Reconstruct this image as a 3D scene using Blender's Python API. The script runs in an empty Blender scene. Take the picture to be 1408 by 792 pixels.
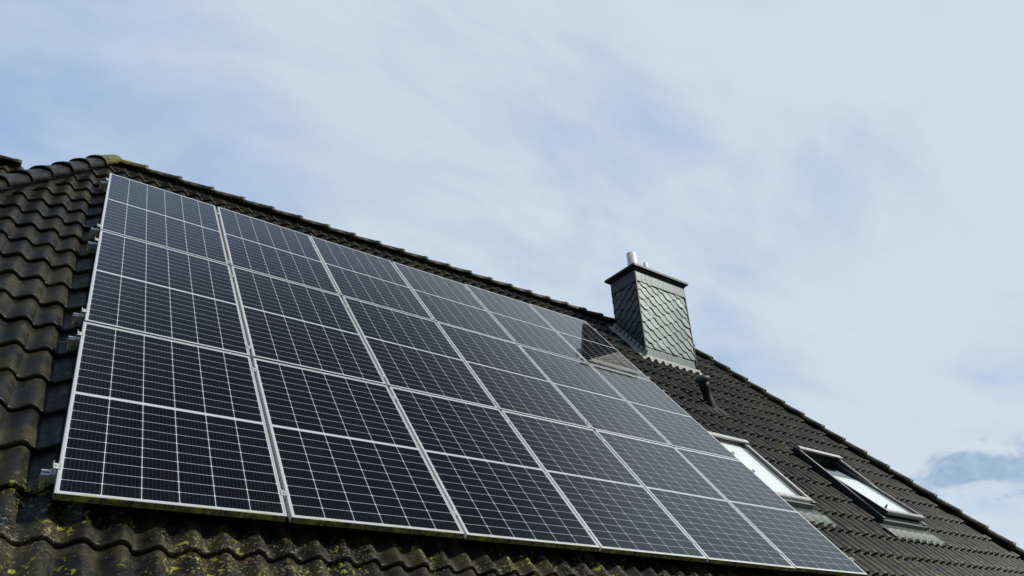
import bpy, bmesh, math, random
from mathutils import Vector, Matrix
rnd = random.Random(7)
S = bpy.context.scene
COL = S.collection
R = math.radians

# ------------------------------------------------------------------ camera
cam_d = bpy.data.cameras.new("camera")
cam_d.sensor_width = 36.0
cam_d.lens = 25.756
cam_d.clip_start = 0.05
cam_d.clip_end = 5000
cam = bpy.data.objects.new("camera", cam_d)
COL.objects.link(cam)
right = Vector((0.8098339, -0.58545548, -0.03756245))
down = Vector((0.26125069, 0.41722331, -0.87044401))
fwd = Vector((0.52527815, 0.69510185, 0.49083223))
m = Matrix.Identity(4)
for i in range(3):
    m[i][0] = right[i]; m[i][1] = -down[i]; m[i][2] = -fwd[i]
CAM = Vector((-0.29427, -7.04062, 1.99991))
m.translation = CAM
cam.matrix_world = m
S.camera = cam

# ------------------------------------------------------------------ light
SUN = Vector((0.56, -0.53, 0.635)).normalized()
sd = bpy.data.lights.new("sun", 'SUN')
sd.energy = 3.4
sd.angle = R(2.0)
sd.color = (1.0, 0.95, 0.87)
so = bpy.data.objects.new("sun", sd)
so.rotation_euler = SUN.to_track_quat('Z', 'Y').to_euler()
so.location = (0, -10, 20)
COL.objects.link(so)

S.view_settings.view_transform = 'Standard'
S.view_settings.look = 'None'
S.view_settings.exposure = 0.0
S.view_settings.gamma = 1.0
S.view_settings.use_curve_mapping = False
S.render.engine = 'CYCLES'
S.cycles.max_bounces = 8
S.cycles.transparent_max_bounces = 12

# ------------------------------------------------------------------ node helper
class NT:
    def __init__(self, tree):
        self.t = tree
        self.n = tree.nodes
    def node(self, typ, **kw):
        nd = self.n.new(typ)
        for k, v in kw.items():
            setattr(nd, k, v)
        return nd
    def put(self, sock, v):
        if isinstance(v, bpy.types.NodeSocket):
            self.t.links.new(v, sock)
        elif v is not None:
            if sock.type in ('RGBA',) and not isinstance(v, (int, float)) and len(v) == 3:
                v = (*v, 1)
            sock.default_value = v
    def m(self, op, a=None, b=None, c=None, clamp=False):
        nd = self.node('ShaderNodeMath', operation=op, use_clamp=clamp)
        for i, v in enumerate((a, b, c)):
            if v is not None:
                self.put(nd.inputs[i], v)
        return nd.outputs[0]
    def vm(self, op, a=None, b=None, out=0):
        nd = self.node('ShaderNodeVectorMath', operation=op)
        self.put(nd.inputs[0], a)
        if b is not None:
            self.put(nd.inputs[1], b)
        return nd.outputs[out]
    def mix(self, f, a, b, blend='MIX'):
        nd = self.node('ShaderNodeMix', data_type='RGBA', blend_type=blend)
        self.put(nd.inputs[0], f); self.put(nd.inputs[6], a); self.put(nd.inputs[7], b)
        return nd.outputs[2]
    def ramp(self, v, lo, hi, a=0.0, b=1.0, smooth=True):
        nd = self.node('ShaderNodeMapRange')
        nd.interpolation_type = 'SMOOTHSTEP' if smooth else 'LINEAR'
        self.put(nd.inputs[0], v)
        for i, x in enumerate((lo, hi, a, b)):
            nd.inputs[i + 1].default_value = x
        return nd.outputs[0]
    def noise(self, vec, scale, detail=4, rough=0.55, dist=0.0):
        nd = self.node('ShaderNodeTexNoise')
        self.put(nd.inputs['Vector'], vec)
        nd.inputs['Scale'].default_value = scale
        nd.inputs['Detail'].default_value = detail
        nd.inputs['Roughness'].default_value = rough
        nd.inputs['Distortion'].default_value = dist
        return nd.outputs[0]
    def voro(self, vec, scale, feature='F1', out='Distance', rand=1.0):
        nd = self.node('ShaderNodeTexVoronoi', feature=feature)
        self.put(nd.inputs['Vector'], vec)
        nd.inputs['Scale'].default_value = scale
        nd.inputs['Randomness'].default_value = rand
        return nd.outputs[out]
    def mapping(self, vec, scale=(1, 1, 1), loc=(0, 0, 0), rot=(0, 0, 0)):
        nd = self.node('ShaderNodeMapping')
        self.put(nd.inputs[0], vec)
        nd.inputs[1].default_value = loc
        nd.inputs[2].default_value = rot
        nd.inputs[3].default_value = scale
        return nd.outputs[0]
    def obj(self):
        return self.node('ShaderNodeTexCoord').outputs['Object']
    def attr(self, name, out='Fac'):
        return self.node('ShaderNodeAttribute', attribute_name=name).outputs[out]
    def bump(self, h, strength=0.3, dist=0.01):
        nd = self.node('ShaderNodeBump')
        nd.inputs['Strength'].default_value = strength
        nd.inputs['Distance'].default_value = dist
        self.put(nd.inputs['Height'], h)
        return nd.outputs[0]
    def sep(self, v):
        nd = self.node('ShaderNodeSeparateXYZ'); self.put(nd.inputs[0], v)
        return nd.outputs
    def comb(self, x, y, z):
        nd = self.node('ShaderNodeCombineXYZ')
        for i, v in enumerate((x, y, z)):
            self.put(nd.inputs[i], v)
        return nd.outputs[0]

# ------------------------------------------------------------------ sky
w = bpy.data.worlds.new("World")
S.world = w
w.use_nodes = True
T = NT(w.node_tree)
bg = T.n['Background']
bg.inputs[1].default_value = 0.1
sky = T.node('ShaderNodeTexSky', sky_type='NISHITA')
sky.sun_disc = False
sky.sun_elevation = math.asin(SUN.z)
sky.sun_rotation = math.atan2(SUN.x, SUN.y)
sky.air_density = 1.2
sky.dust_density = 1.5
sky.ozone_density = 1.5
D = T.vm('NORMALIZE', T.node('ShaderNodeTexCoord').outputs['Generated'])
dx, dy, dz = T.sep(D)
den = T.m('ADD', T.m('MAXIMUM', dz, 0.0), 0.22)
cl = T.comb(T.m('DIVIDE', dx, den), T.m('DIVIDE', dy, den), 0.0)          # a flat layer of cloud seen from below
n1 = T.noise(T.mapping(cl, (1.0, 1.5, 1), (3.1, 0.7, 0), (0, 0, R(35))), 1.25, 7, 0.56, 0.35)
n2 = T.noise(T.mapping(cl, (0.6, 1.3, 1), (7.3, 2.1, 0), (0, 0, R(50))), 3.0, 6, 0.55, 0.5)
def lobe(d, lo, hi):                                                       # a soft-edged patch of sky round one direction
    v = Vector(d).normalized()
    return T.ramp(T.vm('DOT_PRODUCT', D, tuple(v), out=1), math.cos(R(hi)), math.cos(R(lo)))
blue1 = lobe((-0.03, 0.80, 0.52), 2, 22)
blue2 = lobe((0.73, 0.56, 0.40), 1, 11)
blue3 = lobe((-0.45, 0.70, 0.50), 5, 40)
cov = T.m('ADD', T.m('MULTIPLY', n1, 0.75), T.m('MULTIPLY', n2, 0.45))
for b, k in ((blue1, 0.20), (blue2, 0.10), (blue3, 0.06)):
    cov = T.m('SUBTRACT', cov, T.m('MULTIPLY', b, k))
mask = T.ramp(cov, 0.26, 0.62)
bright = lobe((0.80, 0.16, 0.52), 2, 34)
low = T.ramp(dz, 0.42, 0.12)
n5 = T.noise(T.mapping(cl, (0.8, 2.2, 1), (1.3, 4.1, 0), (0, 0, R(42))), 5.5, 8, 0.62, 0.6)
white = T.mix(T.ramp(T.m('ADD', T.m('MULTIPLY', n2, 0.55), T.m('MULTIPLY', n5, 0.45)), 0.33, 0.67), (5.35, 6.35, 7.65), (6.35, 7.2, 8.2))
white = T.mix(T.m('MULTIPLY', bright, 0.8), white, (6.4, 7.25, 8.1))
white = T.mix(T.m('MULTIPLY', low, 0.6), white, (6.7, 7.6, 8.4))
# unseen overhead sky darkened on purpose, keeps the panel reflections dark
over = lobe((0.33, -0.02, 0.93), 13, 29)
high = T.ramp(dz, 0.80, 0.90)
white = T.mix(T.m('MULTIPLY', high, 0.8), white, (2.7, 4.0, 6.2))
white = T.mix(T.m('MULTIPLY', over, 0.92), white, (0.6, 0.75, 1.15))
blue = T.mix(0.72, sky.outputs[0], (3.9, 5.7, 8.6))
blue = T.mix(T.m('MULTIPLY', over, 0.9), blue, (0.6, 0.8, 1.4))
col = T.mix(mask, blue, white)
leftdark = T.m('MULTIPLY', T.ramp(T.m('SUBTRACT', T.m('MULTIPLY', dx, -1.0), T.m('MULTIPLY', dy, 0.55)), -0.22, 0.22), 0.9)
col = T.mix(leftdark, col, (1.1, 1.6, 2.4))      # dark area added to unseen sky left and behind, dims the chimney's left face
# one darker bank of cloud low down over the roof's end
n3 = T.noise(T.mapping(D, (1.0, 1.0, 2.6)), 14.0, 9, 0.62, 0.6)
bank = T.m('ADD', lobe((0.925, 0.315, 0.210), 0.5, 10.5), T.m('MULTIPLY', T.m('SUBTRACT', n3, 0.5), 2.4))
bank = T.m('ADD', bank, T.m('MULTIPLY', T.m('ABSOLUTE', T.m('SUBTRACT', dz, 0.207)), -24.0))
bank = T.ramp(bank, 0.26, 0.84)
n4 = T.ramp(T.noise(T.mapping(D, (1, 1, 2.0)), 16.0, 6, 0.6), 0.3, 0.7)
col = T.mix(T.m('MULTIPLY', bank, 0.9), col, T.mix(n4, (2.5, 3.9, 5.6), (4.2, 5.6, 7.3)))
T.put(bg.inputs[0], col)

# ------------------------------------------------------------------ roof geometry frame
PITCH = R(50)
SN, CS = math.sin(PITCH), math.cos(PITCH)
Z0 = 6.8
def P(u, v, n=0.0):                   # u along the ridge, v up the slope, n out of the slope
    return Vector((u, v * CS - n * SN, Z0 + v * SN + n * CS))
ROOF_ROT = (PITCH, 0, 0)
N0 = -0.166                           # mid height of the tile wave
APEX = 0.835                           # v where the two slopes meet
EAVE = -6.45
COURSE = 0.328
PHASE = -5.285
PER = 0.1535
TILE = 2 * PER
LIFT = 0.039                          # how far the lower edge of a tile stands above its upper edge
def hipL(v): return -0.056 + 0.39 * (v - 0.843)
def hipR(v): return 9.50 + 0.396 * (0.8 - v)

# ------------------------------------------------------------------ mesh helpers
class MB:
    def __init__(self):
        self.v = []; self.f = []; self.t = []; self.mi = []; self.sm = []
    def add(self, vs, fs, tint=0.5, mi=0, smooth=False):
        o = len(self.v)
        self.v += [tuple(x) for x in vs]
        for f in fs:
            self.f.append(tuple(i + o for i in f)); self.t.append(tint); self.mi.append(mi); self.sm.append(smooth)
    def box(self, a, b, M=None, tint=0.5, mi=0):
        xs = [(a[0], b[0]), (a[1], b[1]), (a[2], b[2])]
        vs = [Vector((xs[0][i], xs[1][j], xs[2][k])) for i in (0, 1) for j in (0, 1) for k in (0, 1)]
        if M is not None:
            vs = [M(p) if callable(M) else M @ p for p in vs]
        self.add(vs, [(0, 1, 3, 2), (4, 6, 7, 5), (0, 4, 5, 1), (2, 3, 7, 6), (0, 2, 6, 4), (1, 5, 7, 3)], tint, mi)
    def prism(self, poly, z0, z1, M=None, tint=0.5, mi=0):
        n = len(poly)
        vs = [Vector((p[0], p[1], z0)) for p in poly] + [Vector((p[0], p[1], z1)) for p in poly]
        if M is not None:
            vs = [M(p) if callable(M) else M @ p for p in vs]
        fs = [tuple(range(n - 1, -1, -1)), tuple(range(n, 2 * n))]
        fs += [(i, (i + 1) % n, n + (i + 1) % n, n + i) for i in range(n)]
        self.add(vs, fs, tint, mi)
    def lathe(self, prof, M=None, seg=24, tint=0.5, mi=0):
        n = len(prof)
        vs = []
        for k in range(seg):
            a = 2 * math.pi * k / seg
            for r, z in prof:
                p = Vector((r * math.cos(a), r * math.sin(a), z))
                vs.append(M(p) if callable(M) else (M @ p if M is not None else p))
        fs = []
        for k in range(seg):
            k2 = (k + 1) % seg
            for i in range(n - 1):
                fs.append((k * n + i, k2 * n + i, k2 * n + i + 1, k * n + i + 1))
        self.add(vs, fs, tint, mi, True)
    def tube(self, pts, r, seg=10, tint=0.5, mi=0):
        pts = [Vector(p) for p in pts]
        vs = []; n = len(pts)
        up = Vector((0.3, 0.2, 1)).normalized()
        for i, p in enumerate(pts):
            t = (pts[min(i + 1, n - 1)] - pts[max(i - 1, 0)]).normalized()
            a = t.cross(up).normalized(); b = t.cross(a)
            for k in range(seg):
                an = 2 * math.pi * k / seg
                vs.append(p + (a * math.cos(an) + b * math.sin(an)) * r)
        fs = [(i * seg + k, i * seg + (k + 1) % seg, (i + 1) * seg + (k + 1) % seg, (i + 1) * seg + k) for i in range(n - 1) for k in range(seg)]
        fs += [tuple(range(seg)), tuple(range((n - 1) * seg + seg - 1, (n - 1) * seg - 1, -1))]
        self.add(vs, fs, tint, mi, True)
    def build(self, name, mats, parent=None, bevel=0.0, loc=None, recalc=True, cuts=()):
        me = bpy.data.meshes.new(name)
        me.from_pydata(self.v, [], self.f)
        a = me.attributes.new('tint', 'FLOAT', 'FACE')
        a.data.foreach_set('value', self.t)
        me.polygons.foreach_set('material_index', self.mi)
        me.polygons.foreach_set('use_smooth', self.sm)
        if cuts or recalc or bevel:
            bm = bmesh.new(); bm.from_mesh(me)
            if recalc:
                bmesh.ops.recalc_face_normals(bm, faces=bm.faces)
            for co, no in cuts:
                bmesh.ops.bisect_plane(bm, geom=bm.verts[:] + bm.edges[:] + bm.faces[:], plane_co=co, plane_no=no, clear_outer=True)
            if bevel:
                es = [e for e in bm.edges if len(e.link_faces) == 2 and e.calc_face_angle(0) > R(40)]
                bmesh.ops.bevel(bm, geom=es, offset=bevel, segments=2, affect='EDGES', profile=0.6, clamp_overlap=True)
            bm.to_mesh(me); bm.free()
        for mt in (mats if isinstance(mats, (list, tuple)) else [mats]):
            me.materials.append(mt)
        o = bpy.data.objects.new(name, me)
        COL.objects.link(o)
        if parent is not None:
            o.parent = parent
        if loc is not None:
            o.location = loc
        return o

def empty(name, loc=(0, 0, 0), rot=(0, 0, 0), parent=None):
    o = bpy.data.objects.new(name, None)
    o.empty_display_size = 0.2
    o.location = loc; o.rotation_euler = rot
    COL.objects.link(o)
    if parent is not None:
        o.parent = parent
    return o
def tag(o, label=None, cat=None, group=None, kind=None):
    for k, v in (('label', label), ('category', cat), ('group', group), ('kind', kind)):
        if v:
            o[k] = v
    return o

# ------------------------------------------------------------------ materials
def mat(name):
    mt = bpy.data.materials.new(name)
    mt.use_nodes = True
    t = NT(mt.node_tree)
    return mt, t, t.n['Principled BSDF']
def simple(name, col, rough=0.5, metal=0.0, nscale=12, var=0.15, bump=0.0):
    mt, t, b = mat(name)
    n = t.noise(t.obj(), nscale, 5, 0.6)
    c = t.mix(n, tuple(x * (1 - var) for x in col), tuple(min(1, x * (1 + var)) for x in col))
    t.put(b.inputs['Base Color'], c)
    t.put(b.inputs['Roughness'], t.ramp(n, 0.3, 0.7, max(0, rough - .08), min(1, rough + .08)))
    b.inputs['Metallic'].default_value = metal
    if bump:
        t.put(b.inputs['Normal'], t.bump(t.noise(t.obj(), nscale * 6, 4), bump, 0.004))
    return mt

def tile_material(name, moss=0.0, dark=1.0):
    mt, t, b = mat(name)
    o = t.obj()
    tint = t.attr('tint')
    fine = t.noise(o, 55, 6, 0.65)
    mid = t.noise(o, 7, 5, 0.6)
    big = t.noise(o, 1.6, 4, 0.55)
    base = t.mix(tint, tuple(dark * x for x in (0.0052, 0.0057, 0.0055)), tuple(dark * x for x in (0.0155, 0.0150, 0.0125)))
    algae = t.ramp(t.m('ADD', t.m('MULTIPLY', mid, 0.7), t.m('MULTIPLY', big, 0.5)), 0.54, 0.76)
    base = t.mix(t.m('MULTIPLY', algae, 0.85), base, tuple(dark * x for x in (0.055, 0.048, 0.017)))
    base = t.mix(t.ramp(fine, 0.35, 0.7, 0.0, 0.6), base, tuple(dark * x for x in (0.006, 0.006, 0.0055)))
    # lichen: pale, ochre and yellow-green crusts gathered in clumps, more of them low on the slope
    vx, vy, vz = t.sep(o)
    lowness = t.ramp(vz, 3.5, 2.75)
    clump = t.noise(o, 2.6, 3, 0.5)
    clump2 = t.noise(t.mapping(o, (1, 1, 1), (5, 9, 2)), 3.4, 3, 0.5)
    def crust(sc, thr, cmask, colr, base, k, amt):
        nn = t.noise(t.mapping(o, (1, 1, 1), (k * 3.7, k * 1.3, k)), sc, 4, 0.55, 0.6)
        sp = t.m('MULTIPLY', t.ramp(nn, thr, thr + 0.035), cmask)
        return t.mix(t.m('MULTIPLY', sp, amt), base, colr)
    c_low = t.m('MULTIPLY', t.ramp(clump, 0.44, 0.60), lowness)
    c_low2 = t.m('MULTIPLY', t.ramp(clump2, 0.50, 0.62), lowness)
    c_any = t.ramp(clump2, 0.52, 0.72)
    base = crust(70, 0.585, t.m('MAXIMUM', c_low, t.m('MULTIPLY', c_any, 0.55)), (0.24, 0.25, 0.15), base, 1, 0.8)
    base = crust(120, 0.665, t.m('MAXIMUM', lowness, 0.55), (0.26, 0.26, 0.18), base, 2, 0.75)
    base = crust(36, 0.585, c_low2, (0.38, 0.39, 0.04), base, 4, 0.9)
    base = crust(44, 0.64, t.m('MAXIMUM', c_low, t.m('MULTIPLY', c_any, 0.5)), (0.27, 0.12, 0.025), base, 3, 0.8)
    if moss:
        mo = t.ramp(t.m('ADD', t.noise(o, 13, 5, 0.65), t.m('MULTIPLY', fine, 0.35)), 0.50, 0.66)
        base = t.mix(t.m('MULTIPLY', mo, 0.92), base, t.mix(fine, (0.05, 0.055, 0.008), (0.26, 0.22, 0.04)))
    t.put(b.inputs['Base Color'], base)
    t.put(b.inputs['Roughness'], t.ramp(t.m('ADD', t.m('MULTIPLY', mid, 0.5), t.m('MULTIPLY', t.noise(o, 26, 4, 0.6), 0.5)), 0.36, 0.66, 0.36, 0.72))
    b.inputs['Specular IOR Level'].default_value = 0.42
    h = t.m('ADD', t.m('MULTIPLY', fine, 0.6), t.m('MULTIPLY', t.noise(o, 220, 3), 0.4))
    t.put(b.inputs['Normal'], t.bump(h, 0.35, 0.006))
    return mt
M_TILE = tile_material("concrete_tile")
M_CAP = tile_material("concrete_ridge_tile", 0.0, 1.05)
M_CAPMOSS = tile_material("mossy_ridge_tile", 0.9)

def frame_material(name, algae):
    mt, t, b = mat(name)
    o = t.obj()
    x, y, z = t.sep(o)
    n = t.noise(o, 30, 5, 0.6)
    base = t.mix(n, (0.70, 0.71, 0.71), (0.82, 0.83, 0.83))
    low = t.ramp(y, 0.004, 0.0008)                     # lowest face: algae in the bottom row, painted gap shade above
    blot = t.ramp(t.noise(t.mapping(o, (1, 1, 2.2)), 26, 6, 0.7), 0.36, 0.58)
    runs = t.ramp(t.noise(t.mapping(o, (1, 0.15, 0.15)), 34, 4, 0.6), 0.35, 0.52)
    algae_or_shade = t.mix(blot, (0.06, 0.057, 0.016), (0.23, 0.205, 0.045))
    algae_or_shade = t.mix(runs, (0.02, 0.02, 0.012), algae_or_shade)
    if not algae:                                      # upper rows: dark shade of the row gap painted there
        algae_or_shade = t.mix(blot, (0.012, 0.012, 0.011), (0.035, 0.034, 0.03))
    base = t.mix(t.m('MULTIPLY', low, 0.97), base, algae_or_shade)
    dirt = t.m('MULTIPLY', t.ramp(y, 0.03, 0.004), t.ramp(t.noise(o, 14, 4), 0.5, 0.66))
    base = t.mix(t.m('MULTIPLY', dirt, 0.6 * algae), base, (0.45, 0.47, 0.10))
    t.put(b.inputs['Base Color'], base)
    t.put(b.inputs['Metallic'], t.m('MULTIPLY', t.m('SUBTRACT', 1.0, low), 0.55))
    t.put(b.inputs['Roughness'], t.ramp(low, 0, 1, 0.38, 0.85))
    return mt
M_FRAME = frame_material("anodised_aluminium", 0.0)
M_FRAME_LOW = frame_material("anodised_aluminium_with_algae", 1.0)
M_ALU = simple("mill_aluminium", (0.72, 0.73, 0.72), 0.38, 0.6, 40, 0.12)
M_HOOK = simple("weathered_bracket", (0.50, 0.48, 0.22), 0.6, 0.2, 30, 0.35)
M_BLACKHOLE = simple("profile_inside", (0.03, 0.03, 0.03), 0.7)

PW, PH, GAP = 1.04, 1.7026, 0.02
def cell_material():
    mt, t, b = mat("solar_cells_under_glass")
    x, y, z = t.sep(t.obj())
    mx, my, cb = 0.0165, 0.021, 0.011                    # margins, half of the centre bar
    cw = (PW - 2 * mx) / 6
    hh = (PH / 2 - my - cb) / 10
    ux = t.m('DIVIDE', t.m('SUBTRACT', x, mx), cw)
    yy = t.m('SUBTRACT', y, PH / 2)
    up = t.m('GREATER_THAN', yy, 0.0)
    uy = t.m('DIVIDE', t.m('SUBTRACT', t.m('ABSOLUTE', yy), cb), hh)
    fx = t.m('FRACT', ux); fy = t.m('FRACT', uy)
    ax = t.m('MULTIPLY', t.m('SUBTRACT', 0.5, t.m('ABSOLUTE', t.m('SUBTRACT', fx, 0.5))), cw)   # distance to nearest cell edge, metres
    ay = t.m('MULTIPLY', t.m('SUBTRACT', 0.5, t.m('ABSOLUTE', t.m('SUBTRACT', fy, 0.5))), hh)
    gx = t.m('LESS_THAN', ax, 0.0017)
    gy = t.m('LESS_THAN', ay, 0.0012)
    ch = t.m('LESS_THAN', t.m('ADD', ax, ay), 0.0075)
    out = t.m('MAXIMUM', t.m('LESS_THAN', uy, 0.0), t.m('GREATER_THAN', uy, 10.0))
    out = t.m('MAXIMUM', out, t.m('MAXIMUM', t.m('LESS_THAN', ux, 0.0), t.m('GREATER_THAN', ux, 6.0)))
    white = t.m('MAXIMUM', t.m('MAXIMUM', gx, gy), t.m('MAXIMUM', ch, out))
    bus = t.m('LESS_THAN', t.m('ABSOLUTE', t.m('SUBTRACT', t.m('FRACT', t.m('MULTIPLY', fx, 9.0)), 0.5)), 0.036)
    wn = t.node('ShaderNodeTexWhiteNoise', noise_dimensions='4D')
    t.put(wn.inputs['Vector'], t.comb(t.m('FLOOR', ux), t.m('ADD', t.m('FLOOR', uy), t.m('MULTIPLY', up, 40.0)), 0.0))
    t.put(wn.inputs['W'], t.m('MULTIPLY', t.node('ShaderNodeObjectInfo').outputs['Random'], 97.0))
    cell = t.mix(wn.outputs['Value'], (0.0010, 0.0014, 0.0032), (0.0042, 0.0027, 0.0028))
    cell = t.mix(t.m('MULTIPLY', bus, 0.17), cell, (0.22, 0.24, 0.27))
    base = t.mix(white, cell, (0.56, 0.59, 0.62))
    # a little dust where rain leaves it, along the lower frame
    dust = t.m('MULTIPLY', t.ramp(y, 0.16, 0.012), t.ramp(t.noise(t.obj(), 18, 5), 0.35, 0.75, 0, 0.03))
    dust = t.m('ADD', dust, t.ramp(t.noise(t.obj(), 5, 4), 0.4, 0.9, 0.0, 0.004))
    base = t.mix(dust, base, (0.30, 0.30, 0.24))
    t.put(b.inputs['Base Color'], base)
    b.inputs['Roughness'].default_value = 0.6
    b.inputs['Specular IOR Level'].default_value = 0.0
    b.inputs['Coat Weight'].default_value = 1.0
    b.inputs['Coat IOR'].default_value = 1.48
    t.put(b.inputs['Coat Roughness'], t.ramp(t.noise(t.obj(), 3, 4), 0.3, 0.7, 0.035, 0.07))
    return mt
M_CELL = cell_material()

def slate_material(name, a, c, rough):
    mt, t, b = mat(name)
    o = t.obj()
    tint = t.attr('tint')
    base = t.mix(tint, a, c)
    n = t.noise(t.mapping(o, (1, 1, 1)), 30, 6, 0.65)
    base = t.mix(t.ramp(n, 0.3, 0.75, 0, 0.4), base, tuple(x * 0.62 for x in a))
    t.put(b.inputs['Base Color'], base)
    b.inputs['Specular IOR Level'].default_value = 0.78
    b.inputs['Specular Tint'].default_value = (0.84, 1.0, 0.98, 1)
    t.put(b.inputs['Roughness'], t.ramp(n, 0.3, 0.7, rough - .07, rough + .1))
    t.put(b.inputs['Normal'], t.bump(t.noise(o, 60, 5, 0.6), 0.25, 0.004))
    return mt
M_SLATE = slate_material("natural_slate", (0.034, 0.047, 0.052), (0.058, 0.077, 0.080), 0.46)
M_STRIP = simple("dark_vent_strip", (0.004, 0.004, 0.004), 0.9)
M_TRIM = simple("dark_coated_metal", (0.018, 0.016, 0.016), 0.42, 0.2)
M_LEAD = simple("weathered_lead", (0.42, 0.43, 0.40), 0.6, 0.15, 18, 0.35, 0.3)
M_LEADGREEN = simple("pale_lead_apron", (0.19, 0.215, 0.195), 0.6, 0.1, 25, 0.3, 0.3)
M_STEEL = simple("stainless_flue", (0.86, 0.87, 0.87), 0.42, 0.35, 10, 0.1)
M_PLASTIC = simple("black_plastic", (0.004, 0.006, 0.008), 0.7, 0, 20, 0.3)
M_SKYMETAL = simple("window_cover_metal", (0.40, 0.39, 0.37), 0.4, 0.5, 20, 0.12)
M_SKYDARK = simple("window_frame_dark", (0.022, 0.025, 0.026), 0.5, 0.2)
M_PALE = simple("pale_cover_sheet", (0.43, 0.43, 0.41), 0.42, 0.35, 20, 0.12)
M_BLIND = simple("white_blind", (0.86, 0.88, 0.88), 0.8, 0, 6, 0.04)
M_INNER = simple("inner_reveal", (0.30, 0.36, 0.33), 0.7, 0, 6, 0.1)
M_ROOM = simple("dim_room", (0.45, 0.52, 0.47), 0.9)
M_WALL = simple("render_wall", (0.55, 0.52, 0.47), 0.9, 0, 3, 0.1, 0.3)
M_ZINC = simple("zinc_gutter", (0.30, 0.32, 0.33), 0.5, 0.5, 10, 0.15)
M_HOOD = simple("hood_grey", (0.075, 0.09, 0.095), 0.55, 0.1, 20, 0.25)
M_WOOD = simple("dark_stained_wood", (0.05, 0.035, 0.025), 0.7, 0, 10, 0.3)
def glass_material():
    mt = bpy.data.materials.new("window_glass"); mt.use_nodes = True
    t = NT(mt.node_tree); t.n.remove(t.n['Principled BSDF'])
    out = t.n['Material Output']
    tr = t.node('ShaderNodeBsdfTransparent'); tr.inputs[0].default_value = (0.93, 0.955, 0.95, 1)
    gl = t.node('ShaderNodeBsdfGlossy'); gl.inputs['Roughness'].default_value = 0.01
    gl.inputs[0].default_value = (0.95, 1.0, 0.98, 1)
    fr = t.node('ShaderNodeFresnel'); fr.inputs[0].default_value = 1.6
    mx = t.node('ShaderNodeMixShader')
    t.put(mx.inputs[0], fr.outputs[0]); t.put(mx.inputs[1], tr.outputs[0]); t.put(mx.inputs[2], gl.outputs[0])
    t.put(out.inputs[0], mx.outputs[0])
    return mt
M_GLASS = glass_material()
def ground_material():
    mt, t, b = mat("lawn")
    o = t.obj()
    c = t.mix(t.noise(o, 0.7, 6), (0.035, 0.055, 0.018), (0.075, 0.085, 0.03))
    c = t.mix(t.ramp(t.noise(o, 60, 4), 0.35, 0.7, 0, 0.6), c, (0.03, 0.045, 0.012))
    t.put(b.inputs['Base Color'], c)
    b.inputs['Roughness'].default_value = 0.9
    t.put(b.inputs['Normal'], t.bump(t.noise(o, 40, 5), 0.6, 0.05))
    return mt

# ------------------------------------------------------------------ ground
g = MB()
g.add([(-2500, -2500, 0), (2500, -2500, 0), (2500, 2500, 0), (-2500, 2500, 0)], [(0, 1, 2, 3)])
tag(g.build("ground", ground_material()), "flat green lawn around the house", "ground", kind="structure")

# ------------------------------------------------------------------ house
house = tag(empty("house", (5.0, 0.8, 0)), "house under a steep dark wavy tiled roof with slate chimney and two roof windows", "house")
HM = house.matrix_world.copy()
HL = Vector((5.0, 0.8, 0))
def hp(mb):                            # house meshes are written in world metres; shift to the house's own origin
    mb.v = [(x - HL.x, y - HL.y, z - HL.z) for x, y, z in mb.v]
    return mb

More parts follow.
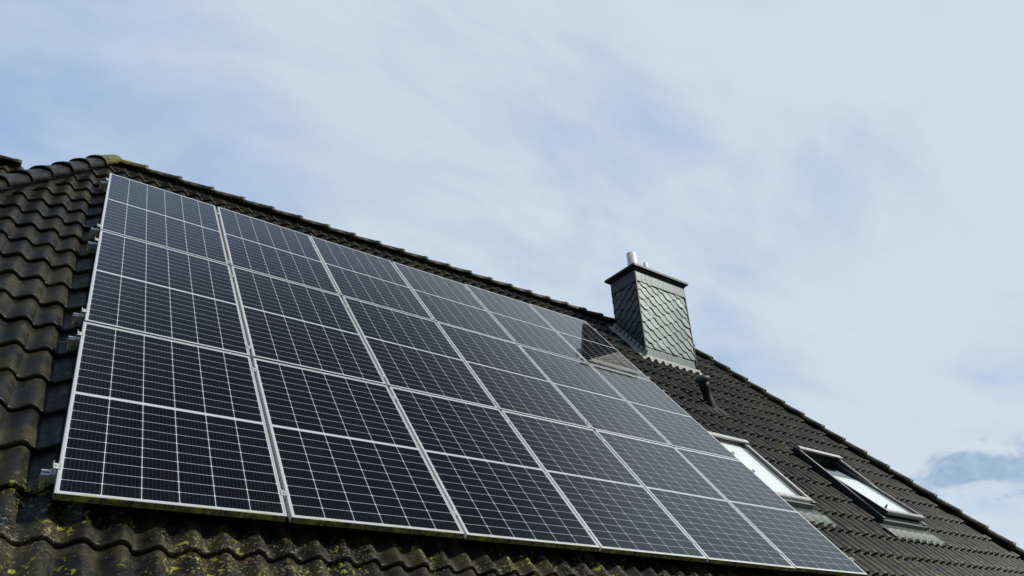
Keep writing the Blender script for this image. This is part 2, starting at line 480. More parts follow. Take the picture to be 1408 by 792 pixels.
# --- tiled slope: every pan is modelled, overlapping its neighbour below and to the right
SKY_L = (6.10, 7.06, -3.98, -2.80)       # roof window openings: u0, u1, v0, v1
SKY_R = (8.37, 9.31, -4.02, -2.57)
CH_U0, CH_U1, CH_Y0, CH_Y1 = 7.376, 8.505, -0.16, 0.40
def profile(x):
    ph = 2 * math.pi * x / PER + 1.75            # long rise to the crest, short drop behind it
    return 0.0200 * (math.sin(ph) - 0.10 * math.sin(2 * ph))
def tile_field(n0, vlo, vhi, ulo, uhi, tf, mb, skip=(), detail=True):
    k0 = int(math.floor((vlo - PHASE) / COURSE))
    k1 = int(math.ceil((vhi - PHASE) / COURSE))
    nx = 24 if detail else 12
    for k in range(k0, k1 + 1):
        v0 = PHASE + k * COURSE
        L = 0.405
        if v0 > vhi: continue
        i0 = int(math.floor(ulo / TILE)) - 1
        i1 = int(math.ceil(uhi / TILE)) + 1
        for i in range(i0, i1):
            a = i * TILE + 0.034 + 0.012
            if a + TILE < ulo or a > uhi: continue
            dead = False
            for (s0, s1, t0, t1) in skip:
                if a > s0 - 0.10 and a + TILE < s1 + 0.10 and v0 > t0 - 0.1 and v0 + COURSE < t1 + 0.2:
                    dead = True
            if dead: continue
            tint = rnd.random()
            dv = rnd.gauss(0, 0.004); dn = rnd.gauss(0, 0.0016); tw = rnd.gauss(0, 0.005); yaw = rnd.gauss(0, 0.005)
            rows = []
            ss = [(0.010, -0.034), (0.002, -0.028), (0.0, -0.008), (0.004, -0.001), (0.012, 0.0005), (0.12, 0), (0.24, 0), (L, 0)]
            if not detail:
                ss = [(0.004, -0.024), (0.0, -0.004), (0.006, 0), (L, 0)]
            vs = []
            cols = [j / nx * (TILE + 0.004) for j in range(nx + 1)]
            # outer skirt column makes the overlapping side edge
            for (s_, dz) in ss:
                vs.append(P0(a + TILE + 0.003, v0 + dv + s_ + yaw * TILE, n0 + profile(a + TILE - 0.046 + 0.05) + LIFT * (1 - s_ / L) - 0.012 + dn + dz, tf))
                for x in reversed(cols):
                    h = profile(a + x - 0.0)
                    lift = 0.007 * (x / TILE)
                    n = n0 + h + lift + LIFT * (1 - s_ / L) + dn + tw * (x - TILE / 2) + dz
                    vs.append(P0(a + x, v0 + dv + s_ + yaw * x, n, tf))
            W_ = nx + 2
            fs = [(r * W_ + j, (r + 1) * W_ + j, (r + 1) * W_ + j + 1, r * W_ + j + 1) for r in range(len(ss) - 1) for j in range(W_ - 1)]
            mb.add(vs, fs, tint, 0, True)
def P0(u, v, n, tf):
    return tf(u, v, n) if tf else P(u, v, n)
mb = MB()
tile_field(N0, EAVE, APEX - 0.05, hipL(EAVE) - 0.2, hipR(EAVE) + 0.2, None, mb, skip=[SKY_L, SKY_R])
hp(mb)
pl0, pl1 = P(hipL(APEX), APEX, -.1), P(hipL(EAVE), EAVE, -.1)
pr0, pr1 = P(hipR(APEX), APEX, -.1), P(hipR(EAVE), EAVE, -.1)
def cutplane(a, b, sign):
    d = b - a; no = Vector((d.y, -d.x, 0)).normalized() * sign
    return (a - HL, no)
cutL = cutplane(pl0, pl1, 1); cutR = cutplane(pr0, pr1, 1)
if cutL[1].x > 0: cutL = (cutL[0], -cutL[1])
if cutR[1].x < 0: cutR = (cutR[0], -cutR[1])
roof = mb.build("roof", M_TILE, house, recalc=False, cuts=[cutL, cutR])

# closed deck under the tiles, the rear slope and the two hip ends
ya = P(0, APEX, N0).y; za = P(0, APEX, N0).z - 0.03
def Q(u, v): return P(u, v, N0 - 0.06)
yb = 2 * ya
mb = MB()
a0, a1 = Q(hipL(APEX), APEX), Q(hipR(APEX), APEX)
e0, e1 = Q(hipL(EAVE), EAVE), Q(hipR(EAVE), EAVE)
r0 = Vector((e0.x, yb - e0.y, e0.z)); r1 = Vector((e1.x, yb - e1.y, e1.z))
a0m = Vector((a0.x, ya, a0.z)); a1m = Vector((a1.x, ya, a1.z))
def quad(b, pts): b.add(pts, [tuple(range(len(pts)))])
# front deck with openings for the two windows
us = [None, SKY_L[0], SKY_L[1], SKY_R[0], SKY_R[1], None]
def strip(uA, uB, vA, vB):
    ua0 = hipL(vA) if uA is None else uA; ua1 = hipL(vB) if uA is None else uA
    ub0 = hipR(vA) if uB is None else uB; ub1 = hipR(vB) if uB is None else uB
    quad(mb, [Q(ua0, vA), Q(ub0, vA), Q(ub1, vB), Q(ua1, vB)])
vlo_, vhi_ = -4.0, -2.7
strip(None, None, EAVE, vlo_); strip(None, None, vhi_, APEX)
strip(None, SKY_L[0], vlo_, vhi_); strip(SKY_L[1], SKY_R[0], vlo_, vhi_); strip(SKY_R[1], None, vlo_, vhi_)
quad(mb, [r1, r0, a0m, a1m]); quad(mb, [r0, e0, a0m]); quad(mb, [e1, r1, a1m])
hp(mb).build("roof_deck", M_TILE, roof, recalc=False)

# --- ridge and hip caps
def cap_mesh(L, r0, r1, th=0.014, seg=14):
    """half-round cap lying along +X; the wide, lipped end is at x = L"""
    b = MB()
    st = [(0.0, r0), (L * 0.5, r0 + (r1 - r0) * 0.45), (L - 0.05, r1 - 0.004), (L - 0.045, r1 + 0.003), (L, r1 + 0.004)]
    def ring(x, r):
        out = []
        for k in range(seg + 1):
            a = math.pi * (-0.04 + 1.08 * k / seg)
            ca, sa = math.cos(a), math.sin(a)
            out.append(Vector((x, r * 1.06 * ca, r * 0.80 * (abs(sa) ** 0.8) * (1 if sa > 0 else -1))))
        return out
    vs = []
    for x, r in st: vs += ring(x, r)
    for x, r in reversed(st): vs += ring(x, r - th)
    W_ = seg + 1; n = len(st) * 2
    fs = []
    for i in range(n):
        j = (i + 1) % n
        for k in range(seg):
            fs.append((i * W_ + k, i * W_ + k + 1, j * W_ + k + 1, j * W_ + k))
    for i in range(len(st) - 1):                    # long edges
        j = n - 1 - i
        fs.append((i * W_, (i + 1) * W_, (j - 1) * W_, j * W_))
        fs.append((i * W_ + seg, j * W_ + seg, (j - 1) * W_ + seg, (i + 1) * W_ + seg))
    b.add(vs, fs, 0.5, 0, True)
    return b
CAP_E = 0.362
proto_cap = {}
def lay_caps(name, A, B, stretch=1.0, mossy=(), parent=None):
    """caps from A (upper) down to B, each overlapping the one below; wide end towards B"""
    d = (B - A); L = d.length; d.normalize()
    z = Vector((0, 0, 1)); side = z.cross(d).normalized(); upv = d.cross(side).normalized()
    n = max(1, int(round((L - 0.06) / (CAP_E * stretch))))
    pitch = (L - 0.06) / n
    key = 'cap'
    if key not in proto_cap:
        for nm, mt in (('cap', M_CAP), ('moss', M_CAPMOSS)):
            ob = cap_mesh(0.425, 0.088, 0.104).build(name, mt, None, recalc=True)
            proto_cap[nm] = ob.data
            bpy.data.objects.remove(ob)
    for i in range(n):
        p = A + d * (i * pitch)
        tilt = -0.045 / stretch
        dd = (d + upv * (-tilt)).normalized()
        uu = dd.cross(side).normalized()
        M = Matrix.Identity(4)
        ang = rnd.gauss(0, 0.02)
        s2 = side * math.cos(ang) + uu * math.sin(ang); u2 = uu * math.cos(ang) - side * math.sin(ang)
        for r in range(3):
            M[r][0] = dd[r] * stretch; M[r][1] = s2[r]; M[r][2] = u2[r]
        M.translation = p - HL + side * rnd.gauss(0, 0.003)
        o = bpy.data.objects.new(name, proto_cap['moss' if i in mossy else 'cap'])
        COL.objects.link(o)
        o.parent = parent
        o.matrix_basis = M
        if i in mossy:
            o['label'] = "cap overgrown with yellow green moss"
NC = N0 + 0.062
topL = P(hipL(APEX), APEX, NC); topL.y = ya; topL.z = P(0, APEX, N0).z + 0.035
topR = P(hipR(APEX), APEX, NC); topR.y = ya; topR.z = topL.z
dnL = P(hipL(EAVE), EAVE, NC + 0.01); dnR = P(hipR(EAVE), EAVE, NC + 0.01)
lay_caps("ridge_cap", topL - Vector((-0.01, 0, -0.0)), topR + Vector((-0.02, 0, 0)), mossy=(0,), parent=roof)
lay_caps("hip_cap", topL + Vector((0.09, 0, 0.055)), dnL + Vector((0, 0, 0.075)), mossy=(0,), parent=roof)
lay_caps("hip_cap", topR + Vector((-0.03, 0, -0.02)), dnR, parent=roof)

def under_strip(name, A, B, parent):
    d = (B - A).normalized(); side = Vector((0, 0, 1)).cross(d).normalized(); up = d.cross(side)
    mb = MB()
    vs = []
    for p in (A, B):
        for a_, h_ in ((-0.060, -0.078), (-0.055, 0.012), (0.055, 0.012), (0.060, -0.078)):
            vs.append(p + side * a_ + up * h_)
    mb.add(vs, [(0, 1, 5, 4), (1, 2, 6, 5), (2, 3, 7, 6), (3, 0, 4, 7), (0, 3, 2, 1), (4, 5, 6, 7)])
    hp(mb).build(name, M_STRIP, parent)
under_strip("ridge_vent_strip", topL, topR, roof)
under_strip("hip_vent_strip", topL + Vector((0.06, 0, 0.035)), dnL + Vector((0, 0, 0.06)), roof)
under_strip("hip_vent_strip", topR + Vector((0, 0, -0.02)), dnR, roof)

# --- rear wing whose ridge end shows beyond the left hip
ray = (right * ((25 - 704) / 1007.34) + down * ((229 - 396) / 1007.34) + fwd)
ray = ray / ray.y
wend = CAM + ray * (CAM.y * -1 + 3.3)
wz = wend.z - 0.045
mb = MB()
wy = wend.y
def WT(u, v, n):
    p = P(u, v - APEX, n)
    return Vector((p.x, p.y + wy, p.z - Z0 + wz))
tile_field(-0.02, APEX - 2.6, APEX - 0.05, wend.x - 3.6, wend.x - 0.02, WT, mb, detail=False)
# rear side of the wing
zz = wz - 3.0
quad(mb, [Vector((wend.x - 3.6, wy, wz - .05)), Vector((wend.x - .05, wy, wz - .05)), Vector((wend.x - .05, wy + 2.5, zz)), Vector((wend.x - 3.6, wy + 2.5, zz))])
quad(mb, [Vector((wend.x - .06, wy, wz - .05)), Vector((wend.x - .06, wy + 2.5, zz)), Vector((wend.x - .06, wy - 2.5, zz))])
wing = hp(mb).build("wing_roof", M_TILE, house, recalc=False)
lay_caps("ridge_cap", Vector((wend.x - 3.6, wy, wz + 0.03)), Vector((wend.x + 0.02, wy, wz + 0.03)), 1.55, parent=wing)

# --- walls, eaves and gutter (below the frame of the photo)
mb = MB()
ye = P(0, EAVE, N0).y; ze = P(0, EAVE, N0).z
wx0, wx1 = hipL(EAVE) + 0.45, hipR(EAVE) - 0.45
mb.box((wx0, ye + 0.45, 0), (wx1, yb - ye - 0.45, ze + 0.12))
mb.box((wx0 + .01, ye + 0.9, ze), (wx1 - 0.01, yb - ye - 0.9, ze + 0.3))
hp(mb).build("wall", M_WALL, house, bevel=0.01)
mb = MB()
mb.box((hipL(EAVE), ye + 0.03, ze - 0.22), (hipR(EAVE), ye + 0.06, ze - 0.03))
mb.box((hipL(EAVE) + .02, ye + 0.062, ze - 0.20), (hipR(EAVE) - .02, ye + 0.45, ze - 0.18))
hp(mb).build("eaves_board", M_WOOD, house)
mb = MB()
gp = [(0.075 * math.cos(math.pi + math.pi * k / 10), 0.075 * math.sin(math.pi + math.pi * k / 10)) for k in range(11)]
gi = [(0.070 * math.cos(math.pi + math.pi * k / 10), 0.070 * math.sin(math.pi + math.pi * k / 10)) for k in range(10, -1, -1)]
gx0, gx1 = hipL(EAVE) - 0.05, hipR(EAVE) + 0.05
mb.prism(gp + gi, gx0, gx1, lambda p: Vector((p.z, ye - 0.055 + p.x, ze - 0.045 + p.y)))
hp(mb).build("gutter", M_ZINC, house)

# ------------------------------------------------------------------ chimney
CZ0, CZ1 = 5.9, 7.95
mb = MB()
mb.box((CH_U0 + .02, CH_Y0 + .02, CZ0), (CH_U1 - .02, CH_Y1 - .02, CZ1))
chimney = hp(mb).build("chimney", M_SLATE, house)

def slate_face(width, z0, z1, tf, flip, ztop, zbot, mb):
    """overlapping arched slates laid in rising diagonal courses between a top and a bottom band"""
    ang = R(-35.0); ca, sa = math.cos(ang), math.sin(ang)
    row, ln = 0.119, 0.190
    out = MB()
    nrow = 34; ncol = 22
    for j in range(-nrow, nrow):
        off = (j * 0.061) % ln
        for i in range(-ncol, ncol):
            aa = i * ln + off; bb = j * row
            cx = aa * ca - bb * sa; cz = aa * sa + bb * ca
            if not (-0.3 < cx < width + 0.3 and zbot - z0 - 0.3 < cz < ztop - z0 + 0.3): continue
            L2 = ln + 0.05; Hh = row + 0.045
            pts = [(-0.03, 0.012), (0.0, -0.002), (0.03, -0.015), (0.07, -0.027), (0.102, -0.030), (0.135, -0.024), (0.162, -0.010), (0.182, 0.010), (0.192, 0.040), (0.192, Hh), (-0.03, Hh)]
            tint = min(1, max(0, rnd.gauss(0.5, 0.26)))
            jit = rnd.gauss(0, 0.0015); tip = rnd.gauss(0, 0.012)
            vs = []
            for zz_ in (0.0, 0.007):
                for (pa, pb) in pts:
                    x_ = cx + pa * ca - pb * sa; z_ = cz + pa * sa + pb * ca
                    lift = 0.017 * (1 - pb / Hh) + 0.006 * (pa / ln) + zz_ + jit + tip * pa
                    vs.append(Vector((x_, z0 + z_, lift)))
            n = len(pts)
            fs = [tuple(range(n - 1, -1, -1)), tuple(range(n, 2 * n))] + [(q, (q + 1) % n, n + (q + 1) % n, n + q) for q in range(n)]
            out.add(vs, fs, tint)
    # clip to the field
    me = bpy.data.meshes.new("tmp"); me.from_pydata(out.v, [], out.f)
    a = me.attributes.new('tint', 'FLOAT', 'FACE'); a.data.foreach_set('value', out.t)
    bm = bmesh.new(); bm.from_mesh(me)
    for co, no in (((0.0, 0, 0), (-1, 0, 0)), ((width, 0, 0), (1, 0, 0)), ((0, ztop, 0), (0, 1, 0)), ((0, zbot, 0), (0, -1, 0))):
        bmesh.ops.bisect_plane(bm, geom=bm.verts[:] + bm.edges[:] + bm.faces[:], plane_co=co, plane_no=no, clear_outer=True)
    bm.verts.index_update()
    lay = bm.faces.layers.float['tint']
    o = len(mb.v)
    for v in bm.verts: mb.v.append(tuple(tf(width - v.co.x if flip else v.co.x, v.co.y, v.co.z)))
    for f in bm.faces:
        mb.f.append(tuple(v.index + o for v in f.verts)); mb.t.append(f[lay]); mb.mi.append(0); mb.sm.append(False)
    bm.free(); bpy.data.meshes.remove(me)
    # bands
    def band(xs, za, zb, out0):
        for xa, xb in zip(xs[:-1], xs[1:]):
            tint = min(1, max(0, rnd.gauss(0.5, 0.3)))
            g_ = 0.002
            c = min(0.02, (xb - xa) * .2)
            poly = [(xa + g_, za + c * .6), (xa + g_ + c * .6, za), (xb - g_, za), (xb - g_, zb), (xa + g_, zb)]
            n = len(poly)
            vs = [Vector((x_, z_, out0)) for x_, z_ in poly] + [Vector((x_, z_, out0 + 0.007 + (0.006 if z_ < (za + zb) / 2 else 0))) for x_, z_ in poly]
            vs = [tf(width - p.x if flip else p.x, p.y, p.z) for p in vs]
            fs = [tuple(range(n - 1, -1, -1)), tuple(range(n, 2 * n))] + [(q, (q + 1) % n, n + (q + 1) % n, n + q) for q in range(n)]
            mb.add(vs, fs, tint)
    if width > 0.8:
        band([0.0, 0.125, 0.225, 0.335, width], ztop - 0.012, z1, 0.022)
        band([0.0, 0.17, 0.325, 0.48, width], zbot - 0.16, zbot + 0.004, 0.006)
    else:
        band([0.0, width], ztop - 0.012, z1, 0.022)
mb = MB()
slate_face(CH_U1 - CH_U0, 6.2, 7.94, lambda a, z, o: Vector((CH_U0 + a, CH_Y0 + 0.02 - o, z)), False, 7.755, 6.595, mb)
slate_face(CH_Y1 - CH_Y0, 6.2, 7.94, lambda a, z, o: Vector((CH_U0 + 0.02 - o, CH_Y0 + a, z)), False, 7.745, 6.35, mb)
slate_face(CH_Y1 - CH_Y0, 6.2, 7.94, lambda a, z, o: Vector((CH_U1 - 0.02 + o, CH_Y0 + a, z)), False, 7.745, 6.35, mb)
slate_face(CH_U1 - CH_U0, 6.2, 7.94, lambda a, z, o: Vector((CH_U1 - a, CH_Y1 - 0.02 + o, z)), False, 7.755, 6.35, mb)
hp(mb).build("slate_cladding", M_SLATE, chimney)
for bx in (((CH_U0 - .014, CH_Y0 - .014, 6.40), (CH_U0 + .012, CH_Y0 + .012, 7.944)), ((CH_U1 - .012, CH_Y0 - .012, 6.45), (CH_U1 + .012, CH_Y0 + .010, 7.944))):
    mb = MB(); mb.box(*bx)
    hp(mb).build("corner_trim", M_TRIM, chimney, bevel=0.004)
mb = MB()
mb.box((CH_U0 - .035, CH_Y0 - .035, 7.945), (CH_U1 + .035, CH_Y1 + .035, 7.975))
mb.box((CH_U0 - .07, CH_Y0 - .07, 7.976), (CH_U1 + .07, CH_Y1 + .07, 8.02))
hp(mb).build("chimney_cap", M_TRIM, chimney, bevel=0.005)
for (x_, y_, z_, r_) in ((7.655, 0.12, 8.475, 0.082), (7.975, 0.12, 8.40, 0.036)):
    mb = MB()
    mb.lathe([(0.001, 8.021), (r_, 8.021), (r_, 8.2), (r_ + .003, 8.203), (r_ + .003, 8.215), (r_, 8.218), (r_, z_), (r_ - .006, z_), (r_ - .006, z_ - 0.25), (0.001, z_ - 0.25)], Matrix.Translation((x_, y_, 0)))
    hp(mb).build("flue_pipe", M_STEEL, chimney)
# lead flashing: upstand plus an apron dressed over the tile waves
def wave_n(u, v):
    k = math.floor((v - PHASE) / COURSE); s_ = v - (PHASE + k * COURSE)
    return N0 + profile(u) + 0.004 + 0.031 * (1 - s_ / 0.405)
def dressed(mb, u0, u1, v_top, v_bot, over=0.008, scallop=0.012, nu=None, mi=0):
    nu = nu or int((u1 - u0) / 0.012) + 1
    nv = 5
    vs = []
    for side in (over + 0.004, over):
        for j in range(nv + 1):
            for i in range(nu + 1):
                u = u0 + (u1 - u0) * i / nu
                vb = v_bot + scallop * profile(u) / 0.02 + 0.006 * math.sin(u * 37)
                v = v_top + (vb - v_top) * j / nv
                vs.append(P(u, v, N0 + profile(u) * (0.35 + 0.65 * j / nv) + LIFT - 0.001 + side))
    W_ = nu + 1; H_ = (nv + 1) * W_
    fs = []
    for j in range(nv):
        for i in range(nu):
            a = j * W_ + i
            fs.append((a, a + W_, a + W_ + 1, a + 1)); fs.append((H_ + a, H_ + a + 1, H_ + a + W_ + 1, H_ + a + W_))
    for i in range(nu):
        a = nv * W_ + i; fs.append((a, H_ + a, H_ + a + 1, a + 1))
    mb.add(vs, fs, 0.5, mi, True)
mb = MB()
vf = (CH_Y0 + (-0.1) * SN) / CS                       # slope coordinate where the front face meets the tiles
dressed(mb, CH_U0 - 0.10, CH_U1 + 0.06, vf + 0.02, vf - 0.10)
mb.box((CH_U0 - .03, CH_Y0 - .028, 6.28), (CH_U1 + .03, CH_Y0 - .017, 6.437))
for sx in (-1, 1):
    xb = CH_U0 - 0.02 if sx < 0 else CH_U1 + 0.02
    for k in range(9):                                # stepped soakers up both flanks
        v0_ = vf + k * 0.105
        vs = []
        for (ou, on) in ((0.0, 0.13), (0.0, 0.062), (0.055, 0.050), (0.085 + 0.01 * math.sin(k * 2.1), 0.034)):
            for vv in (v0_ - 0.02, v0_ + 0.11):
                vs.append(P(xb + sx * ou, vv, N0 + on + (0.004 if vv < v0_ else 0.0)))
        mb.add(vs, [(0, 1, 3, 2), (2, 3, 5, 4), (4, 5, 7, 6)])
hp(mb).build("flashing", M_LEAD, chimney)

# ------------------------------------------------------------------ roof windows
def roof_window(u0, u1, v0, v1, ntop, opening, blind_from, lab):
    """built in slope coordinates; the sash turns about its middle by `opening`"""
    W_, H_ = u1 - u0, v1 - v0
    L = lambda p: P(p.x, p.y, p.z) - HL
    fr = MB()
    t = 0.05
    zb = N0 - 0.10
    fr.box((u0, v0, zb), (u0 + t, v1, ntop), L); fr.box((u1 - t, v0, zb), (u1, v1, ntop), L)
    fr.box((u0 + t + .001, v0, zb), (u1 - t - .001, v0 + t, ntop - 0.012), L); fr.box((u0 + t + .001, v1 - t, zb), (u1 - t - .001, v1, ntop), L)
    win = fr.build("roof_window", M_SKYDARK, house, bevel=0.004)
    if lab: win['label'] = lab
    # reveal box down into the room
    rv = MB()
    a, b, c, d = u0 + t * .5, u1 - t * .5, v0 + t * .5, v1 - t * .5
    pts = [(a, c), (b, c), (b, d), (a, d)]
    vs = [L(Vector((x, y, zb))) for x, y in pts] + [L(Vector((x, y, zb - 0.5))) for x, y in pts]
    rv.add(vs, [(0, 1, 5, 4), (1, 2, 6, 5), (2, 3, 7, 6), (3, 0, 4, 7)])
    rv.build("reveal", M_INNER, win, recalc=False)
    rm = MB(); rm.add([L(Vector((x, y, zb - 0.51))) for x, y in pts], [(0, 1, 2, 3)])
    rm.build("dim_interior", M_ROOM, win, recalc=False)
    # outer metal cover along the upper edges of the frame
    for sd, ue in ((-1, u0), (1, u1)):
        cv = MB()
        cv.prism([(ue + sd * .001, ntop - .004), (ue + sd * .006, ntop - .004), (ue + sd * .006, ntop + .008), (ue - sd * .022, ntop + .008), (ue - sd * .022, ntop + .001), (ue + sd * .001, ntop + .001)], v0, v1 - 0.02, lambda p: L(Vector((p.x, p.z, p.y))))
        cv.build("side_cover", M_PALE, win, bevel=0.0015)
    hd = MB()
    hd.prism([(v1 - 0.10, ntop + 0.012), (v1 - 0.10, ntop + 0.036), (v1 - 0.05, ntop + 0.040), (v1 + 0.07, ntop - 0.02), (v1 + 0.07, ntop - 0.03)], u0 - 0.012, u1 + 0.012, lambda p: L(Vector((p.z, p.x, p.y))))
    hd.build("top_hood", M_PALE, win, bevel=0.003)
    # sash
    cu, cv_, cn = (u0 + u1) / 2, (v0 + v1) / 2, ntop - 0.02
    co, si = math.cos(opening), math.sin(opening)
    def SL(p):
        y = p.y; z = p.z
        return P(cu + p.x, cv_ + y * co + z * si, cn - y * si + z * co) - HL
    sw, sh = W_ / 2 - t * 0.62, H_ / 2 - 0.035
    sb = 0.055
    sa = MB()
    sa.box((-sw, -sh, -0.03), (-sw + sb, sh, 0.022), SL); sa.box((sw - sb, -sh, -0.03), (sw, sh, 0.022), SL)
    sa.box((-sw + sb + .001, -sh, -0.03), (sw - sb - .001, -sh + sb, 0.022), SL); sa.box((-sw + sb + .001, sh - sb, -0.03), (sw - sb - .001, sh, 0.022), SL)
    sash = sa.build("sash", M_SKYDARK, win, bevel=0.003)
    tr = MB()
    tr.box((-sw - .003, -sh - .004, 0.0235), (-sw + .022, sh, 0.031), SL); tr.box((sw - .022, -sh - .004, 0.0235), (sw + .003, sh, 0.031), SL)
    tr.box((-sw + .023, -sh - .004, 0.0235), (sw - .023, -sh + .042, 0.031), SL)
    tr.box((-sw + .023, -sh - .012, -0.012), (sw - .023, -sh - .004, 0.0235), SL)
    tr.build("sash_trim", M_PALE, win, bevel=0.002)
    gl = MB()
    gl.add([SL(Vector((x, y, 0.012))) for x, y in ((-sw + sb - .004, -sh + sb - .004), (sw - sb + .004, -sh + sb - .004), (sw - sb + .004, sh - sb + .004), (-sw + sb - .004, sh - sb + .004))], [(0, 1, 2, 3)])
    gl.build("pane", M_GLASS, win, recalc=False)
    bl = MB()
    top = -sh + sb + (2 * sh - 2 * sb) * blind_from
    bl.box((-sw + sb - .002, -sh + sb - .002, -0.022), (sw - sb + .002, top, -0.018), SL)
    bl.build("blind", M_BLIND, win)
    if opening > 0:
        hn = MB()
        hn.box((-sw + .06, -sh + .050, 0.031), (-sw + .075, -sh + .066, 0.075), SL)
        hn.box((-sw + .045, -sh + .046, 0.031), (-sw + .09, -sh + .070, 0.036), SL)
        hn.build("handle", M_SKYDARK, win, bevel=0.002)
    # lower cover and flat flashing sheet, then the pleated lead apron over the tiles
    lc = MB()
    lc.prism([(v0 + t - 0.004, ntop - 0.011), (v0 + t - 0.004, ntop - 0.006), (v0 - 0.012, ntop - 0.020), (v0 - 0.018, ntop - 0.075), (v0 - 0.010, ntop - 0.075), (v0 - 0.006, ntop - 0.026)], u0, u1, lambda p: L(Vector((p.z, p.x, p.y))))
    lc.build("lower_cover", M_INNER if False else M_LEADGREEN, win, bevel=0.001)
    fl = MB()
    fl.box((u0 - 0.09, v0 - 0.10, N0 + 0.040), (u1 + 0.09, v0 - 0.019, N0 + 0.046), L)
    fl.box((u0 - 0.085, v0 - 0.02, N0 + 0.022), (u0 - 0.016, v1 + 0.09, N0 + 0.028), L)
    fl.box((u1 + 0.016, v0 - 0.02, N0 + 0.022), (u1 + 0.085, v1 + 0.09, N0 + 0.028), L)
    fl.box((u0 - 0.085, v1 + 0.002, N0 + 0.030), (u1 + 0.085, v1 + 0.09, N0 + 0.036), L)
    fl.build("flashing", M_SKYDARK, win)
    ap = MB()
    dressed(ap, u0 - 0.10, u1 + 0.12, v0 - 0.095, v0 - 0.27, over=0.010, scallop=0.006)
    hp(ap).build("apron", M_LEADGREEN, win)
    return win
roof_window(*SKY_L, -0.045, 0.0, 1.0, "closed roof window with a white blind")
roof_window(*SKY_R, -0.050, R(6.0), 0.68, "roof window tilted open with handle")

# ------------------------------------------------------------------ vent pipe
vb = P(7.62, -1.68, N0 + 0.02)
mb = MB()
Mv = Matrix.Translation(vb)
lean = Matrix.Rotation(R(-15), 4, 'Y') @ Matrix.Rotation(R(3), 4, 'X')
mb.lathe([(0.070, -0.10), (0.074, 0.07), (0.066, 0.085), (0.064, 0.25), (0.069, 0.255), (0.069, 0.345), (0.052, 0.35), (0.052, 0.2)], Mv @ lean)
vent = hp(mb).build("vent_pipe", M_PLASTIC, house)
mb = MB()
mb.lathe([(0.054, 0.348), (0.085, 0.352), (0.104, 0.362), (0.106, 0.395), (0.088, 0.420), (0.045, 0.436), (0.001, 0.44)], Mv @ lean)
hp(mb).build("vent_hood", M_HOOD, vent)
mb = MB()
L_ = lambda p: P(p.x, p.y, p.z) - HL
mb.prism([(7.45, -1.90), (7.80, -1.90), (7.80, -1.45), (7.45, -1.45)], N0 + 0.024, N0 + 0.034, L_)
mb.build("base_plate", M_PLASTIC, vent, bevel=0.003)

# ------------------------------------------------------------------ solar panels
def panel_frame():
    b = MB()
    li, th = 0.0095, 0.035
    for (z0, z1, i) in ((0.0, th, li),):
        o = [(0, 0), (PW, 0), (PW, PH), (0, PH)]
        n = [(i, i), (PW - i, i), (PW - i, PH - i), (i, PH - i)]
        vs = [(x, y, z0) for x, y in o] + [(x, y, z1) for x, y in o] + [(x, y, z1) for x, y in n] + [(x, y, z0) for x, y in n]
        fs = []
        for k in range(4):
            k2 = (k + 1) % 4
            fs += [(k, k2, 4 + k2, 4 + k), (4 + k, 4 + k2, 8 + k2, 8 + k), (8 + k, 8 + k2, 12 + k2, 12 + k), (12 + k, 12 + k2, k2, k)]
        b.add([Vector(v) for v in vs], fs)
    # inner flange at the back
    b.box((li + .0005, li + .0005, 0.0), (PW - li - .0005, li + 0.025, 0.002)); b.box((li + .0005, PH - li - 0.025, 0.0), (PW - li - .0005, PH - li - .0005, 0.002))
    return b
panel0 = empty("solar_panel")
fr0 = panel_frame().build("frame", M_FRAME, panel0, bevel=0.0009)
b = MB(); e = 0.0097
b.box((e, e, 0.028), (PW - e, PH - e, 0.0336))
pn0 = b.build("pane", M_CELL, panel0)
low_mesh = fr0.data.copy()
low_mesh.materials[0] = M_FRAME_LOW
ORD = ["first", "second", "third", "fourth", "fifth", "last"]
ROWN = ["top", "middle", "bottom"]
def panel_label(r, c):
    if (r, c) == (0, 5): return "panel at the chimney end of the top row, dark chimney mirrored in its glass"
    if (r, c) == (0, 0): return "panel at the array's upper left corner, below the mossy ridge end"
    if (r, c) == (2, 0): return "panel at the array's lower left corner, above the lichened tiles"
    if (r, c) == (2, 5): return "panel at the array's lower right corner, running out of the picture"
    if (r, c) == (1, 5): return "last panel of the middle row, covering the corner of the closed roof window"
    if (r, c) == (1, 0): return "first panel from the left in the middle row of the array"
    return f"{ORD[c]} panel from the left in the {ROWN[r]} row of the array"
for r in range(3):
    for c in range(6):
        if r == 0 and c == 0:
            pe = panel0; kids = (fr0, pn0)
        else:
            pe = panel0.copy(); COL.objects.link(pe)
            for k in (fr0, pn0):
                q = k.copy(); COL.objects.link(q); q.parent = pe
                if r == 2 and k is fr0:
                    q.data = low_mesh; q['label'] = "frame with green algae along its lower edge"
        u = c * (PW + GAP) + rnd.gauss(0, 0.0012)
        v = -(r * (PH + GAP)) - PH + rnd.gauss(0, 0.0012)
        pe.location = P(u, v, -0.035)
        pe.rotation_euler = (PITCH + R(rnd.gauss(0, 0.10)), R(rnd.gauss(0, 0.10)), R(rnd.gauss(0, 0.03)))
        tag(pe, panel_label(r, c), "solar panel", "solar panels mounted in three rows on the roof")

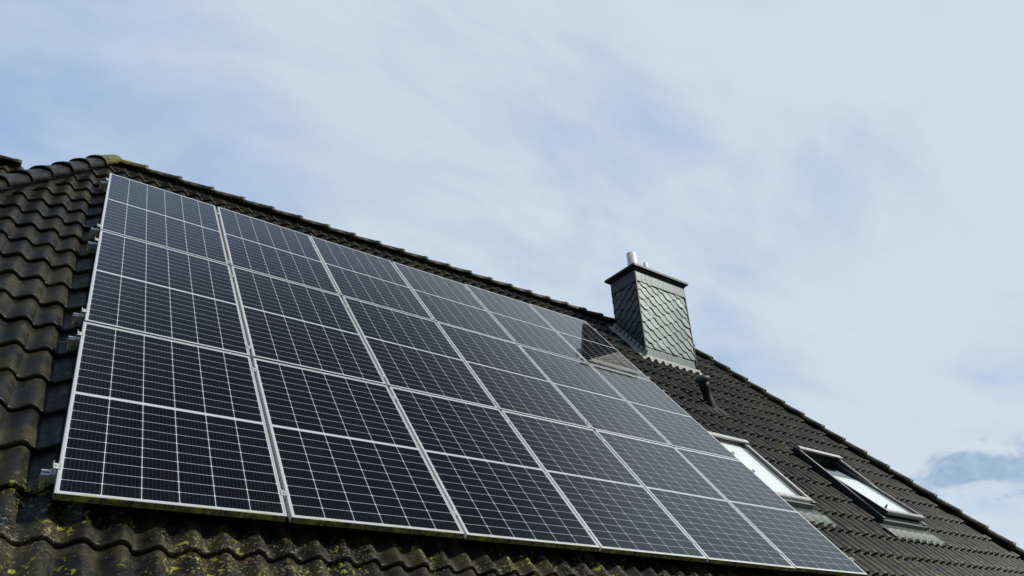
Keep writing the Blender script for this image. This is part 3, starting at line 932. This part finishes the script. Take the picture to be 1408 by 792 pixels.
# ------------------------------------------------------------------ mounting rails
RAILV = [-0.262, -1.643, -1.975, -3.295, -3.622, -4.956]
RLAB = ["aluminium rail nearest the ridge, under the upper half of the top panel row",
        "aluminium rail under the lower edge of the top panel row",
        "aluminium rail under the upper edge of the middle panel row",
        "aluminium rail under the lower edge of the middle panel row",
        "aluminium rail under the upper edge of the bottom panel row",
        "lowest aluminium rail, under the lower edge of the bottom panel row"]
U_END = 6 * PW + 5 * GAP
def rail_profile():
    b = MB()
    x0, x1 = -0.062, U_END + 0.03
    t = 0.0035
    # open channel with a slot along its top
    b.box((x0, -0.020, -0.040), (x1, 0.020, -0.040 + t)); b.box((x0, -0.020, -0.040 + t), (x1, -0.020 + t, 0)); b.box((x0, 0.020 - t, -0.040 + t), (x1, 0.020, 0))
    b.box((x0, -0.020 + t, -t), (x1, -0.006, 0)); b.box((x0, 0.006, -t), (x1, 0.020 - t, 0))
    b.box((x0, -0.020 + t, -0.022), (x1, 0.020 - t, -0.019))
    return b
def end_clamp(s):
    b = MB()
    b.box((0, -0.020, 0.0005), (s * 0.004, 0.020, 0.0385)); b.box((s * 0.0045, -0.020, 0.0005), (s * 0.028, 0.020, 0.005))
    b.box((-s * 0.009, -0.020, 0.0362), (s * 0.022, 0.020, 0.0402)); b.box((s * 0.0225, -0.020, 0.0362), (s * 0.026, 0.020, 0.052))
    b.box((s * 0.018, -0.020, 0.006), (s * 0.022, 0.020, 0.036))
    b.lathe([(0.001, 0.0408), (0.0065, 0.0408), (0.0065, 0.0475), (0.003, 0.0475), (0.003, 0.044), (0.001, 0.044)], Matrix.Translation((s * 0.011, 0, 0)), 12)
    return b
def mid_clamp():
    b = MB()
    b.box((-0.0085, -0.022, 0.0008), (0.0085, 0.022, 0.0358))
    b.box((-0.019, -0.022, 0.0362), (-0.0045, 0.022, 0.0395)); b.box((0.0045, -0.022, 0.0362), (0.019, 0.022, 0.0395))
    b.lathe([(0.001, 0.0362), (0.0062, 0.0362), (0.0062, 0.043), (0.003, 0.043), (0.003, 0.040), (0.001, 0.040)], None, 12)
    return b
def hook():
    b = MB()
    b.box((-0.008, -0.0265, -0.078), (0.008, -0.0205, -0.036)); b.box((-0.011, -0.0205, -0.078), (0.011, 0.12, -0.073))
    b.box((-0.011, 0.115, -0.165), (0.011, 0.12, -0.0785))
    return b
rail0 = empty("mounting_rail")
kids = [rail_profile().build("rail_profile", M_ALU, rail0, bevel=0.0)]
kids.append(end_clamp(-1).build("end_clamp", M_ALU, rail0, loc=(-0.0006, 0, 0)))
kids.append(end_clamp(1).build("end_clamp", M_ALU, rail0, loc=(U_END + 0.0016, 0, 0)))
mc = mid_clamp().build("mid_clamp", M_ALU, rail0, loc=(PW + GAP / 2, 0, 0))
kids.append(mc)
for i in range(2, 6):
    q = mc.copy(); COL.objects.link(q); q.parent = rail0; q.location = (i * (PW + GAP) - GAP / 2, 0, 0); kids.append(q)
hk = hook().build("roof_hook", M_HOOK, rail0, loc=(-0.042, 0, 0)); kids.append(hk)
for i in range(1, 6):
    q = hk.copy(); COL.objects.link(q); q.parent = rail0; q.location = (i * 1.2275, 0, 0); kids.append(q)
for i, v in enumerate(RAILV):
    if i == 0:
        re_ = rail0
    else:
        re_ = rail0.copy(); COL.objects.link(re_)
        for k in kids:
            q = k.copy(); COL.objects.link(q); q.parent = re_
    re_.location = P(0, v, -0.0362)
    re_.rotation_euler = ROOF_ROT
    tag(re_, RLAB[i], "mounting rail", "aluminium rails under the solar panels")
